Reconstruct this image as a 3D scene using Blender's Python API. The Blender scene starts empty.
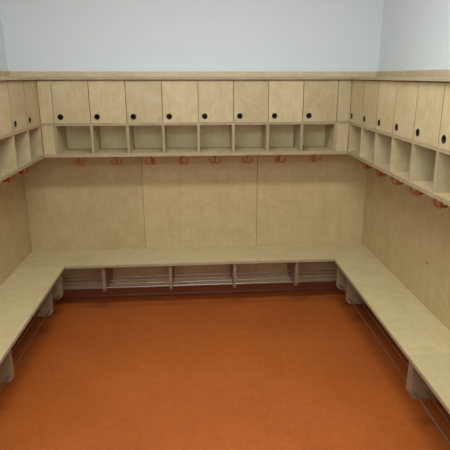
import bpy, bmesh, math, random
from mathutils import Vector, Matrix
random.seed(7)
PI = math.pi
SC = bpy.context.scene
COL = SC.collection

# ------------------------------------------------------------------ measures (metres, floor at z = 0)
FZ = 0.425                      # bench top above the floor
ZTOP, ZDB, ZCB = FZ+1.3268, FZ+1.0361, FZ+0.7965   # door top, door bottom, underside of cubbies
D = 0.26                        # locker depth from panel face to door face
B = 0.3373                      # back bench depth
XL, XR = -0.1295, 2.0585        # door faces of the side lockers
XLW, XRW = -0.3898, 2.3234      # faces of the side panels
XLB, XRB = -0.0453, 1.986       # front edges of the side benches
WALL_L, WALL_R, WALL_B, WALL_F = -0.408, 2.350, 0.018, -5.6
CEIL = 3.0
XF, W0 = -0.0374, 0.25          # first door edge and door pitch on the back
WL, WR = 0.2577, 0.2607         # door pitch on the sides
NSIDE = 8

# ------------------------------------------------------------------ materials
def new_mat(name):
    m = bpy.data.materials.new(name); m.use_nodes = True
    nt = m.node_tree; b = nt.nodes['Principled BSDF']
    return m, nt, b

def wood(name, base, dark, scale=(30, 30, 2.2), rough=0.5, blotch=0.65, knot=None):
    m, nt, b = new_mat(name)
    N, L = nt.nodes, nt.links
    tc = N.new('ShaderNodeTexCoord'); oi = N.new('ShaderNodeObjectInfo')
    off = N.new('ShaderNodeVectorMath'); off.operation = 'SCALE'; off.inputs[0].default_value = (13.1, 7.7, 21.3)
    L.new(oi.outputs['Random'], off.inputs['Scale'])
    add = N.new('ShaderNodeVectorMath'); add.operation = 'ADD'
    L.new(tc.outputs['Object'], add.inputs[0]); L.new(off.outputs[0], add.inputs[1])
    mp = N.new('ShaderNodeMapping'); mp.inputs['Scale'].default_value = scale
    L.new(add.outputs[0], mp.inputs['Vector'])
    n1 = N.new('ShaderNodeTexNoise'); n1.inputs['Scale'].default_value = 2.0; n1.inputs['Detail'].default_value = 6
    n1.inputs['Distortion'].default_value = 0.6
    L.new(mp.outputs[0], n1.inputs['Vector'])
    n2 = N.new('ShaderNodeTexNoise'); n2.inputs['Scale'].default_value = 9.0; n2.inputs['Detail'].default_value = 4; n2.inputs['Distortion'].default_value = 1.2
    L.new(add.outputs[0], n2.inputs['Vector'])
    half = N.new('ShaderNodeMath'); half.operation = 'MULTIPLY'; half.inputs[1].default_value = 1-blotch
    L.new(n1.outputs[0], half.inputs[0])
    mx = N.new('ShaderNodeMath'); mx.operation = 'MULTIPLY_ADD'
    L.new(n2.outputs[0], mx.inputs[0]); mx.inputs[1].default_value = blotch
    L.new(half.outputs[0], mx.inputs[2])
    rp = N.new('ShaderNodeValToRGB'); e = rp.color_ramp.elements
    e[0].position = 0.32; e[0].color = (*dark, 1); e[1].position = 0.62; e[1].color = (*base, 1)
    L.new(mx.outputs[0], rp.inputs[0])
    # every board has its own slight tone
    hv = N.new('ShaderNodeHueSaturation')
    mr = N.new('ShaderNodeMapRange'); mr.inputs['To Min'].default_value = 0.92; mr.inputs['To Max'].default_value = 1.08
    L.new(oi.outputs['Random'], mr.inputs['Value']); L.new(mr.outputs[0], hv.inputs['Value'])
    L.new(rp.outputs[0], hv.inputs['Color'])
    out = hv.outputs[0]
    if knot:
        g = N.new('ShaderNodeNewGeometry')
        ds = N.new('ShaderNodeVectorMath'); ds.operation = 'DISTANCE'; ds.inputs[1].default_value = knot
        L.new(g.outputs['Position'], ds.inputs[0])
        kr = N.new('ShaderNodeMapRange'); kr.inputs['From Min'].default_value = 0.004; kr.inputs['From Max'].default_value = 0.014
        kr.inputs['To Min'].default_value = 0.9; kr.inputs['To Max'].default_value = 0.0
        L.new(ds.outputs['Value'], kr.inputs['Value'])
        mc = N.new('ShaderNodeMix'); mc.data_type = 'RGBA'
        L.new(kr.outputs[0], mc.inputs['Factor']); L.new(out, mc.inputs['A']); mc.inputs['B'].default_value = (0.12, 0.065, 0.025, 1)
        out = mc.outputs['Result']
    L.new(out, b.inputs['Base Color'])
    b.inputs['Roughness'].default_value = rough
    b.inputs['Specular IOR Level'].default_value = 0.35
    bp = N.new('ShaderNodeBump'); bp.inputs['Strength'].default_value = 0.04; bp.inputs['Distance'].default_value = 0.002
    L.new(n1.outputs[0], bp.inputs['Height']); L.new(bp.outputs[0], b.inputs['Normal'])
    return m

BIRCH, BIRCH_D = (0.58, 0.462, 0.268), (0.485, 0.36, 0.172)
M_door = wood('birch_door', BIRCH, BIRCH_D)
M_board = wood('birch_board', BIRCH, BIRCH_D, scale=(2.2, 30, 30))
M_upright = wood('birch_upright', BIRCH, BIRCH_D)
M_edge = wood('birch_ply_edge', (0.43, 0.335, 0.20), (0.36, 0.27, 0.15), scale=(6, 30, 60))
M_edge_dark = wood('birch_door_edge', (0.20, 0.145, 0.08), (0.14, 0.095, 0.05), scale=(6, 60, 4))
M_ply_shaded = wood('ply_shaded', (0.30, 0.21, 0.12), (0.24, 0.16, 0.085))  # ply darkened to paint in the shade under the benches
M_back_lit = wood('birch_back_brightened', (0.76, 0.62, 0.365), (0.68, 0.535, 0.29))  # paler wood tone stands in for light inside the cubbies
M_filler = wood('birch_filler', (0.58, 0.465, 0.268), (0.47, 0.355, 0.175), scale=(60, 60, 2.0), blotch=0.25)
M_panel = wood('birch_panel', (0.585, 0.448, 0.228), (0.505, 0.372, 0.17), scale=(14, 14, 1.6))
M_panel_knot = wood('birch_panel_knotted', (0.585, 0.448, 0.228), (0.505, 0.372, 0.17), scale=(14, 14, 1.6), knot=(XRW, -1.10, FZ+0.264))
M_seat = wood('birch_seat', (0.615, 0.505, 0.278), (0.545, 0.425, 0.212), scale=(2.0, 22, 22), rough=0.42)
M_trim = wood('birch_trim', (0.60, 0.475, 0.30), (0.51, 0.385, 0.22), scale=(2.0, 40, 40))

def plain(name, col, rough, metal=0.0, spec=0.5, var=1.0):
    m, nt, b = new_mat(name)
    N, L = nt.nodes, nt.links
    tc = N.new('ShaderNodeTexCoord'); n = N.new('ShaderNodeTexNoise'); n.inputs['Scale'].default_value = 40
    L.new(tc.outputs['Object'], n.inputs['Vector'])
    rp = N.new('ShaderNodeValToRGB')
    rp.color_ramp.elements[0].color = (*[c*(1-.08*var) for c in col], 1); rp.color_ramp.elements[1].color = (*[min(1, c*(1+.06*var)) for c in col], 1)
    L.new(n.outputs[0], rp.inputs[0]); L.new(rp.outputs[0], b.inputs['Base Color'])
    b.inputs['Roughness'].default_value = rough; b.inputs['Metallic'].default_value = metal
    b.inputs['Specular IOR Level'].default_value = spec
    return m

M_wall = plain('white_paint', (0.72, 0.738, 0.738), 0.85, spec=0.2, var=0.1)
M_ceiling = plain('ceiling_paint', (0.80, 0.80, 0.79), 0.9, spec=0.2)
M_liner = plain('dark_brown_liner', (0.035, 0.022, 0.014), 0.5)
M_hook = plain('orange_enamel', (0.42, 0.125, 0.036), 0.4)
M_chrome = plain('chrome_steel', (0.36, 0.35, 0.34), 0.36, metal=1.0)

def lino():
    m, nt, b = new_mat('orange_linoleum')
    N, L = nt.nodes, nt.links
    g = N.new('ShaderNodeNewGeometry')
    n1 = N.new('ShaderNodeTexNoise'); n1.inputs['Scale'].default_value = 16; n1.inputs['Detail'].default_value = 8
    n1.inputs['Roughness'].default_value = 0.7; n1.inputs['Distortion'].default_value = 1.5
    n2 = N.new('ShaderNodeTexNoise'); n2.inputs['Scale'].default_value = 2.2; n2.inputs['Detail'].default_value = 2
    L.new(g.outputs['Position'], n1.inputs['Vector']); L.new(g.outputs['Position'], n2.inputs['Vector'])
    ma = N.new('ShaderNodeMath'); ma.operation = 'MULTIPLY_ADD'; ma.inputs[1].default_value = 0.5
    L.new(n2.outputs[0], ma.inputs[0]); L.new(n1.outputs[0], ma.inputs[2])
    rp = N.new('ShaderNodeValToRGB'); e = rp.color_ramp.elements
    e[0].position = 0.45; e[0].color = (0.38, 0.089, 0.0155, 1)
    e[1].position = 1.0; e[1].color = (0.525, 0.134, 0.025, 1)
    L.new(ma.outputs[0], rp.inputs[0]); L.new(rp.outputs[0], b.inputs['Base Color'])
    b.inputs['Roughness'].default_value = 0.42; b.inputs['Specular IOR Level'].default_value = 0.3
    return m
M_lino = lino()
M_skirt_shaded = plain('linoleum_shaded', (0.24, 0.055, 0.013), 0.5)  # skirting colour darkened to carry the shade below the seats

# ------------------------------------------------------------------ mesh helpers
def box(bm, x0, y0, z0, x1, y1, z1):
    v = [bm.verts.new(p) for p in ((x0,y0,z0),(x1,y0,z0),(x1,y1,z0),(x0,y1,z0),(x0,y0,z1),(x1,y0,z1),(x1,y1,z1),(x0,y1,z1))]
    for f in ((3,2,1,0),(4,5,6,7),(0,1,5,4),(1,2,6,5),(2,3,7,6),(3,0,4,7)):
        bm.faces.new([v[i] for i in f])

def prism(bm, pts, axis, a, b):
    """polygon pts (two coordinates of the other axes, in order) swept from a to b along axis 0, 1 or 2"""
    def P(p, t):
        q = list(p); q.insert(axis, t); return q
    A = [bm.verts.new(P(p, a)) for p in pts]; Bv = [bm.verts.new(P(p, b)) for p in pts]
    n = len(pts)
    bm.faces.new(A[::-1]); bm.faces.new(Bv)
    for i in range(n):
        bm.faces.new((A[i], A[(i+1) % n], Bv[(i+1) % n], Bv[i]))

def tube(bm, pts, r, seg=10, radii=None):
    pts = [Vector(p) for p in pts]; rings = []
    up = None
    for i, p in enumerate(pts):
        t = (pts[min(i+1, len(pts)-1)] - pts[max(i-1, 0)]).normalized()
        if up is None:
            up = t.orthogonal().normalized()
        u = (up - t*up.dot(t)).normalized(); up = u
        w = t.cross(u); rr = radii[i] if radii else r
        rings.append([bm.verts.new(p + (u*math.cos(2*PI*k/seg) + w*math.sin(2*PI*k/seg))*rr) for k in range(seg)])
    for a, b in zip(rings, rings[1:]):
        for k in range(seg):
            bm.faces.new((a[k], a[(k+1) % seg], b[(k+1) % seg], b[k]))
    bm.faces.new(rings[0][::-1]); bm.faces.new(rings[-1])

def lathe(bm, prof, M, seg=28):
    """profile (radius, height) turned about the local z axis, then moved by M"""
    rings = []
    for r, h in prof:
        if r < 1e-6:
            rings.append([bm.verts.new(M @ Vector((0, 0, h)))])
        else:
            rings.append([bm.verts.new(M @ Vector((r*math.cos(2*PI*k/seg), r*math.sin(2*PI*k/seg), h))) for k in range(seg)])
    for a, b in zip(rings, rings[1:]):
        for k in range(seg):
            q = [a[k % len(a)], a[(k+1) % len(a)], b[(k+1) % len(b)], b[k % len(b)]]
            s = []
            for v in q:
                if v not in s: s.append(v)
            if len(s) > 2: bm.faces.new(s)

def build(name, bm, mat, parent=None, bevel=0.0, smooth=False, loc=None):
    bmesh.ops.recalc_face_normals(bm, faces=bm.faces)
    if bevel:
        ed = [e for e in bm.edges if len(e.link_faces) == 2 and e.calc_face_angle(0) > 0.6]
        bmesh.ops.bevel(bm, geom=ed, offset=bevel, segments=2, profile=0.5, affect='EDGES', clamp_overlap=True)
    me = bpy.data.meshes.new(name); bm.to_mesh(me); bm.free()
    for m in (mat if isinstance(mat, (list, tuple)) else [mat]): me.materials.append(m)
    if smooth:
        for p in me.polygons: p.use_smooth = True
        me.set_sharp_from_angle(angle=0.7)
    o = bpy.data.objects.new(name, me); COL.objects.link(o)
    if parent: o.parent = parent
    if loc: o.location = loc
    return o

def bx(name, c, mat, parent=None, bevel=0.0012, edge=False):
    """edge: the face towards local -y shows the plies of the board's edge"""
    bm = bmesh.new(); box(bm, *c)
    o = build(name, bm, [mat, M_edge] if edge else mat, parent, bevel)
    if edge:
        for p in o.data.polygons:
            if p.normal.y < -0.6: p.material_index = 1
    return o

def tag(o, label, cat, group=None):
    o['label'] = label; o['category'] = cat
    if group: o['group'] = group
    return o

def empty(name, loc, rz, label, cat, group=None):
    o = bpy.data.objects.new(name, None); COL.objects.link(o)
    o.location = loc; o.rotation_euler = (0, 0, rz); o.empty_display_size = 0.1
    return tag(o, label, cat, group)

def struct(o):
    o['kind'] = 'structure'; return o

def copy_part(src, parent, loc):
    """a part and its sub-parts again under another (or the same) thing"""
    c = src.copy(); COL.objects.link(c); c.parent = parent; c.location = loc
    for ch in list(src.children):
        k = ch.copy(); COL.objects.link(k); k.parent = c
    return c

# ------------------------------------------------------------------ the room
T = 0.12
LAMP = [36, 33]                  # watts of the ceiling lamp and the added fill lamp
DAY_L, DAY_F = 26, 16 # fill light from the added left and front windows
struct(bx('floor', (WALL_L-T, WALL_F-T, -0.1, WALL_R+T, WALL_B+T, 0.0), M_lino, bevel=0))
struct(bx('ceiling', (WALL_L-T, WALL_F-T, CEIL, WALL_R+T, WALL_B+T, CEIL+0.1), M_ceiling, bevel=0))
struct(bx('wall_back', (WALL_L-T, WALL_B, 0, WALL_R+T, WALL_B+T, CEIL), M_wall, bevel=0))
# left wall with an opening for the added, unseen window
WY0, WY1, WZ0, WZ1 = -4.6, -2.75, 2.1, 2.8
bm = bmesh.new()
box(bm, WALL_L-T, WALL_F, 0, WALL_L, WY0, CEIL)
box(bm, WALL_L-T, WY1, 0, WALL_L, WALL_B, CEIL)
box(bm, WALL_L-T, WY0, 0, WALL_L, WY1, WZ0)
box(bm, WALL_L-T, WY0, WZ1, WALL_L, WY1, CEIL)
struct(build('wall_left', bm, M_wall))
struct(bx('wall_right', (WALL_R, WALL_F, 0, WALL_R+T, WALL_B, CEIL), M_wall, bevel=0))
FX0, FX1, FZ0, FZ1 = -0.1, 2.1, 1.5, 2.6
bm = bmesh.new()
box(bm, WALL_L-T, WALL_F-T, 0, FX0, WALL_F, CEIL); box(bm, FX1, WALL_F-T, 0, WALL_R+T, WALL_F, CEIL)
box(bm, FX0, WALL_F-T, 0, FX1, WALL_F, FZ0); box(bm, FX0, WALL_F-T, FZ1, FX1, WALL_F, CEIL)
struct(build('wall_front', bm, M_wall))

def skirting(name, axis, face, sign, a, b):
    """linoleum turned up the wall in a small cove; sign points from the wall into the room"""
    bm = bmesh.new()
    h, t, r = 0.078, 0.004, 0.022
    pts = [(0, 0), (t+r, 0)]
    for k in range(7):
        q = k/6*PI/2
        pts.append((t+r-r*math.sin(q), r-r*math.cos(q)+0.0008))
    pts += [(t, h), (0, h)]
    P = [(face+sign*p, z) for p, z in pts]
    prism(bm, P, 0 if axis == 'x' else 1, a, b)
    return struct(build(name, bm, M_skirt_shaded))
skirting('baseboard_back', 'x', WALL_B, -1, WALL_L, WALL_R)
skirting('baseboard_left', 'y', WALL_L, 1, WALL_F, WALL_B-0.027)
skirting('baseboard_right', 'y', WALL_R, -1, WALL_F, WALL_B-0.027)

struct(bx('added_dado', (WALL_L+0.006, WALL_F+0.001, 0.0, WALL_R-0.006, WALL_F+0.02, 1.4), M_ply_shaded))  # unseen dark panelling, added to cut light bouncing in under the benches
# wooden rail on the walls, above the locker tops
TB0, TB1 = ZTOP+0.003, ZTOP+0.022            # top board of the lockers
RZ = FZ+1.388
YEND = -D-NSIDE*WR-0.02
struct(bx('trim_1', (WALL_L, WALL_B-0.018, TB1, WALL_R, WALL_B, RZ), M_trim))
struct(bx('trim_2', (WALL_L, YEND, TB1, WALL_L+0.018, WALL_B-0.0185, RZ+0.001), M_trim))
struct(bx('trim_3', (WALL_R-0.018, YEND, TB1, WALL_R, WALL_B-0.0185, RZ+0.001), M_trim))

# ------------------------------------------------------------------ plywood panels behind the benches
PZ0, PZ1 = 0.0785, ZCB-0.001
def panel(c, label, mat=M_panel):
    o = bx('plywood_backboard', c, mat, bevel=0.0015)
    o['kind'] = 'thing'
    return tag(o, label, 'wall panel', 'plywood panels between bench and lockers')
g = 0.0012
panel((XLW+g, 0, PZ0, 0.517-g, WALL_B-0.0008, PZ1), 'birch plywood panel above the back bench, at its left end in the corner')
panel((0.517+g, 0, PZ0, 1.425-g, WALL_B-0.0008, PZ1), 'birch plywood panel above the back bench, middle one of three')
panel((1.425+g, 0, PZ0, XRW-g, WALL_B-0.0008, PZ1), 'birch plywood panel above the back bench, at its right end in the corner')
panel((WALL_L+0.0008, -2.40, PZ0, XLW, WALL_B-0.0008, PZ1), 'birch plywood panel along the left wall above the left bench')
panel((XRW, -2.40, PZ0, WALL_R-0.0008, WALL_B-0.0008, PZ1), 'birch plywood panel with a small dark knot along the right wall', M_panel_knot)

# ------------------------------------------------------------------ lockers
TH = 0.019
FRONT = 0.017      # door thickness
HOLE_X, HOLE_Z, HOLE_R = 0.0455, 0.043, 0.0185
def make_door(w):
    """overlay door with a round finger hole cut through its lower left corner"""
    g, h = 0.0022, ZTOP-0.002-ZDB
    x0, x1, z0, z1 = g, w-g, 0.0, h
    ang = [2*PI*k/32 for k in range(32)] + [math.atan2(z-HOLE_Z, x-HOLE_X) % (2*PI) for x in (x0, x1) for z in (z0, z1)]
    ang.sort()
    inner, outer = [], []
    for a in ang:
        c, q = math.cos(a), math.sin(a)
        t = min([(x1-HOLE_X)/c if c > 1e-9 else 1e9, (x0-HOLE_X)/c if c < -1e-9 else 1e9,
                 (z1-HOLE_Z)/q if q > 1e-9 else 1e9, (z0-HOLE_Z)/q if q < -1e-9 else 1e9])
        inner.append((HOLE_X+HOLE_R*c, HOLE_Z+HOLE_R*q)); outer.append((HOLE_X+t*c, HOLE_Z+t*q))
    bm = bmesh.new(); n = len(ang)
    def ring(pts, y): return [bm.verts.new((x, y, z)) for x, z in pts]
    # small rounding at the hole's front rim
    rim = [(HOLE_X+(x-HOLE_X)*1.07, HOLE_Z+(z-HOLE_Z)*1.07) for x, z in inner]
    rings = [ring(outer, FRONT), ring(outer, 0.0), ring(rim, 0.0), ring(inner, 0.0013), ring(inner, FRONT)]
    for a, b in zip(rings, rings[1:]+rings[:1]):
        for k in range(n):
            bm.faces.new((a[k], a[(k+1) % n], b[(k+1) % n], b[k]))
    d = build('door', bm, [M_door, M_edge_dark])
    for p in d.data.polygons:                    # darker tone along the door's narrow side edges
        if abs(p.normal.y) < 0.3 and (abs(p.center.x-x0) < 1e-4 or abs(p.center.x-x1) < 1e-4): p.material_index = 1
    bm = bmesh.new()
    M = Matrix.Translation((HOLE_X, 0, HOLE_Z)) @ Matrix.Rotation(PI/2, 4, 'X')      # local z towards the room
    prof = [(0.0183, -FRONT-0.001), (0.0183, 0.0004), (0.0203, 0.0004), (0.0200, 0.0013), (0.0178, 0.0013), (0.0165, 0.0004), (0.0165, -FRONT-0.001)]
    lathe(bm, prof + prof[:1], M)
    l = build('finger_hole', bm, M_liner, d, smooth=True); l['label'] = 'dark round finger hole'
    return d

def make_hook():
    """three pronged hook screwed under the cubby board"""
    bm = bmesh.new()
    lathe(bm, [(0.0, 0.0), (0.016, 0.0), (0.016, -0.0025), (0.013, -0.004), (0.0075, -0.007), (0.0062, -0.056), (0.0090, -0.060), (0.0075, -0.068), (0.0, -0.071)], Matrix.Identity(4), seg=20)
    h = build('coat_hook', bm, M_hook, smooth=True)
    h['label'] = 'orange three-pronged coat hook'
    for k in range(3):
        bm = bmesh.new()
        a = 2*PI*k/3
        pr = [(0.003, -0.058), (0.011, -0.065), (0.020, -0.068), (0.029, -0.065), (0.036, -0.057), (0.039, -0.047), (0.0395, -0.041)]
        pts = [(r*math.cos(a), r*math.sin(a), z) for r, z in pr]
        tube(bm, pts, 0.006, 10, [0.0076, 0.0074, 0.0071, 0.0068, 0.0066, 0.0068, 0.0056])
        tip = Matrix.Translation((0.0395*math.cos(a), 0.0395*math.sin(a), -0.039))
        lathe(bm, [(0, -0.0086), (0.0055, -0.0065), (0.0082, -0.0010), (0.0078, 0.0035), (0.0045, 0.0075), (0, 0.0086)], tip, 14)
        build('prong', bm, M_hook, h, smooth=True)
    return h

protos = {}
def locker(label, loc, rz, w, n, x0, x1, b0, b1, depth, front_over=0.02, hook_rot=None, hook_x=None, hook_f=0.75, tb0=None, tb1=None):
    """front faces local -y at y = 0; doors start at local x = 0; the carcass spans x0..x1, its level boards b0..b1"""
    t = empty('locker_unit', loc, rz, label, 'lockers', 'wall-hung locker units')
    tb0 = b0 if tb0 is None else tb0; tb1 = b1 if tb1 is None else tb1
    z_sh = ZDB-TH
    bx('top_board', (tb0, -front_over, TB0, tb1, depth, TB1), M_board, t, 0.002, edge=True)
    bx('shelf', (b0, 0, z_sh, b1, depth-0.006, ZDB-0.0015), M_board, t, edge=True)
    bx('bottom_board', (b0, 0, ZCB, b1, depth-0.006, ZCB+0.024), M_board, t, edge=True)
    bx('back_board', (x0, depth-0.006, ZCB, x1, depth, TB0-0.001), M_back_lit, t, 0)
    for k in range(n+1):
        xc = k*w
        xa, xb = xc-TH/2, xc+TH/2
        if k == 0 and x0 > -TH: xa, xb = x0, x0+TH
        if k == n and x1 < xc+TH: xa, xb = x1-TH, x1
        bx('divider', (xa, 0.0006, ZCB+0.024, xb, depth-0.006, z_sh), M_upright, t, edge=True)
        bx('upper_divider', (xa, FRONT+0.002, ZDB-0.0015, xb, depth-0.006, TB0-0.001), M_upright, t)
    if x0 < -TH*1.5:
        bx('filler_panel', (x0+0.001, 0, ZDB, -0.002, FRONT, ZTOP-0.002), M_filler, t)
        bx('filler_panel', (x0+0.001, 0, ZCB+0.024, -TH/2-0.001, FRONT, z_sh), M_filler, t)
    if x1 > n*w+TH*1.5:
        bx('filler_panel', (n*w+0.002, 0, ZDB, x1-0.001, FRONT, ZTOP-0.002), M_filler, t)
        bx('filler_panel', (n*w+TH/2+0.001, 0, ZCB+0.024, x1-0.001, FRONT, z_sh), M_filler, t)
    d0 = make_door(w); d0.parent = t; d0.location = (0, 0, ZDB)
    for k in range(1, n):
        copy_part(d0, t, (k*w, 0, ZDB))
    if 'hook' not in protos:
        h = protos['hook'] = make_hook(); h.parent = t; first = True
    else:
        first = False
    for k in range(n):
        p = (hook_x[k] if hook_x else (k+hook_f)*w, 0.085, ZCB)
        if first and k == 0:
            h = protos['hook']; h.location = p
        else:
            h = copy_part(protos['hook'], t, p)
        h.rotation_euler = (0, 0, hook_rot[k % len(hook_rot)])
    return t

R = math.radians
HOOK_X = (0.089, 0.357, 0.608, 0.838, 1.081, 1.324, 1.568, 1.837)
locker('long birch locker unit on the back wall, its eight doors facing the camera', (XF, -D, 0), 0, W0, 8,
       XL-XF, XR-XF, XLW+0.001-XF, XRW-0.001-XF, D-0.0005, hook_rot=[R(-8), R(-24), R(-40), R(-14), R(-30), R(-36), R(-26), R(-12)], hook_x=[x-XF for x in HOOK_X],
       tb0=WALL_L+0.001-XF, tb1=WALL_R-0.001-XF)
# left wall: local x runs towards the back, its last door ends at the corner
locker('birch locker unit on the left wall, cut by the left edge of the photo', (XL, -D-0.001-NSIDE*WL, 0), PI/2, WL, NSIDE,
       0, NSIDE*WL, 0, NSIDE*WL, XL-XLW-0.0005, hook_rot=[R(-30), R(-38), R(-24)], hook_f=0.224, tb0=0, tb1=NSIDE*WL-0.0195)
locker('birch locker unit on the right wall, its doors receding beside the white wall', (XR, -D-0.001, 0), -PI/2, WR, NSIDE,
       0, NSIDE*WR, 0, NSIDE*WR, XRW-XR-0.0005, hook_rot=[R(-30), R(-36), R(-26), R(-20), R(-34)], tb0=0.0195, tb1=NSIDE*WR)

# ------------------------------------------------------------------ benches
def bracket(depth, th):
    """side view of a bench support, lower front corner rounded"""
    bm = bmesh.new()
    f, zb, r = depth-0.022, FZ-0.246, 0.045
    pts = [(0.001, FZ-0.0225), (f, FZ-0.0225)]
    for k in range(9):
        q = k/8*PI/2
        pts.append((f-r+r*math.cos(q), zb+r-r*math.sin(q)))
    pts.append((0.001, zb))
    # y of the bench frame: 0 = wall, negative towards the room
    prism(bm, [(-d, z) for d, z in pts], 0, -th/2, th/2)
    return bm

def bench(label, loc, rz, length, depth, sups, th=0.025):
    """local x along the bench from 0 to length, wall at y = 0, front edge at y = -depth"""
    t = empty('wall_bench', loc, rz, label, 'bench', 'wall-hung benches')
    bx('seat', (0.0004, -depth, FZ-0.022, length-0.0004, -0.001, FZ), M_seat, t, 0.002, edge=True)
    for x in sups:
        o = build('bracket', bracket(depth, th), M_ply_shaded, t, bevel=0.0015); o.location.x = x
    rack = None
    for i, d in enumerate((0.045, 0.11, 0.175, 0.24)):
        bm = bmesh.new()
        y, z = -depth+d, FZ-0.203
        tube(bm, [(sups[0]-0.002, y, z), (sups[-1]+0.002, y, z)], 0.0042, 10)
        o = build('shoe_rod', bm, M_chrome, t, smooth=True)
        o['label'] = 'thin chrome shoe rack rod'
    return t

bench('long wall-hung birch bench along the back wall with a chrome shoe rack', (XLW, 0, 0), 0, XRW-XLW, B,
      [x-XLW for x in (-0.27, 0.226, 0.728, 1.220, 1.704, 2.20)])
dl = XLB-XLW
YL1 = -2.60
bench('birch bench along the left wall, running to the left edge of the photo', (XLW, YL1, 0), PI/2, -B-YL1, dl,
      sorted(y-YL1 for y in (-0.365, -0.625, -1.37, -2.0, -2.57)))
dr = XRW-XRB
YS = -1.650
bench('birch bench along the right wall, the far one, ending at the seat joint', (XRW, -B, 0), -PI/2, -B-YS, dr,
      [-B-y for y in (-0.365, -0.605, YS+0.0135)])
bench('birch bench on the right, the near one, cut by the bottom right corner', (XRW, YS, 0), -PI/2, 1.20, dr,
      [YS-y for y in (YS-0.0135, YS-0.62, YS-1.17)])

# ------------------------------------------------------------------ ceiling lamps, added window light
def emitter(name, col, strength):
    m, nt, b = new_mat(name)
    b.inputs['Emission Color'].default_value = (*col, 1); b.inputs['Emission Strength'].default_value = strength
    return m
def ceiling_lamp(x, y, label, power, lx=1.25, ly=0.28):
    t = empty('ceiling_light', (x, y, CEIL), 0, label, 'lamp', 'ceiling lamps')
    bm = bmesh.new()
    box(bm, -lx/2-0.02, -ly/2-0.02, -0.06, lx/2+0.02, -ly/2, -0.001); box(bm, -lx/2-0.02, ly/2, -0.06, lx/2+0.02, ly/2+0.02, -0.001)
    box(bm, -lx/2-0.02, -ly/2, -0.06, -lx/2, ly/2, -0.001); box(bm, lx/2, -ly/2, -0.06, lx/2+0.02, ly/2, -0.001)
    build('housing', bm, M_ceiling, t)
    bx('diffuser', (-lx/2, -ly/2, -0.045, lx/2, ly/2, -0.035), emitter('lamp_glow', (0.90, 0.97, 1.0), 2.0), t, 0)
    ld = bpy.data.lights.new('ceiling_light_lamp', 'AREA'); ld.shape = 'RECTANGLE'; ld.size = lx; ld.size_y = ly
    ld.energy = power; ld.color = (0.90, 0.97, 1.0)
    lo = bpy.data.objects.new('lamp', ld); COL.objects.link(lo); lo.parent = t; lo.location = (0, 0, -0.047)
ceiling_lamp(0.98, -1.88, 'long white ceiling lamp over the bench niche', LAMP[0])
ceiling_lamp(0.98, -4.4, 'long white fill lamp added on the ceiling behind the camera', LAMP[1], 1.8)  # unseen lamp, added for more light from the front

# unseen windows added to light the room: frame, glass, daylight
m_glass, nt_, b_ = new_mat('window_glass')
b_.inputs['Transmission Weight'].default_value = 1; b_.inputs['Roughness'].default_value = 0; b_.inputs['IOR'].default_value = 1.05
def fill_window(name, loc, rz, w, h, power):
    """local y points out of the room"""
    f = 0.06; bm = bmesh.new()
    box(bm, -w/2, 0.03, 0, -w/2+f, 0.09, h); box(bm, w/2-f, 0.03, 0, w/2, 0.09, h)
    box(bm, -w/2+f, 0.03, 0, w/2-f, 0.09, f); box(bm, -w/2+f, 0.03, h-f, w/2-f, 0.09, h)
    o = struct(build(name, bm, M_ceiling)); o.location = loc; o.rotation_euler = (0, 0, rz)
    bx('pane', (-w/2+f, 0.058, f, w/2-f, 0.062, h-f), m_glass, o, 0)
    ld = bpy.data.lights.new('fill_daylight', 'AREA'); ld.shape = 'RECTANGLE'; ld.size = w-2*f; ld.size_y = h-2*f
    ld.energy = power; ld.color = DAY_COL
    lo = bpy.data.objects.new('fill_daylight', ld); COL.objects.link(lo); lo.parent = o
    lo.location = (0, -0.01, h/2); lo.rotation_euler = (-PI/2, 0, 0)
DAY_COL = (0.66, 0.86, 1.0)
fill_window('fill_window_1', (WALL_L, (WY0+WY1)/2, WZ0), PI/2, WY1-WY0, WZ1-WZ0, DAY_L)
fill_window('fill_window_2', ((FX0+FX1)/2, WALL_F, FZ0), PI, FX1-FX0, FZ1-FZ0, DAY_F)

wd = bpy.data.worlds.new('World'); SC.world = wd; wd.use_nodes = True
bg = wd.node_tree.nodes['Background']; bg.inputs[0].default_value = (0.65, 0.8, 1, 1); bg.inputs[1].default_value = 0.6

# ------------------------------------------------------------------ camera
cd = bpy.data.cameras.new('camera'); cam = bpy.data.objects.new('camera', cd); COL.objects.link(cam)
cd.sensor_fit = 'HORIZONTAL'; cd.sensor_width = 36.0; cd.lens = 472.70/450*36.0
cd.shift_x = -6.66/450; cd.shift_y = -(225-209.934)/450
yaw, pitch = 0.0752, -0.2756
cam.location = (0.9427, -3.6715, FZ+1.3526)
cam.rotation_euler = (PI/2+pitch, 0, -yaw)
cd.clip_start = 0.05
SC.camera = cam

vs = SC.view_settings
vs.view_transform = 'Standard'; vs.look = 'None'; vs.gamma = 1.0; vs.use_curve_mapping = False
vs.exposure = 0.0
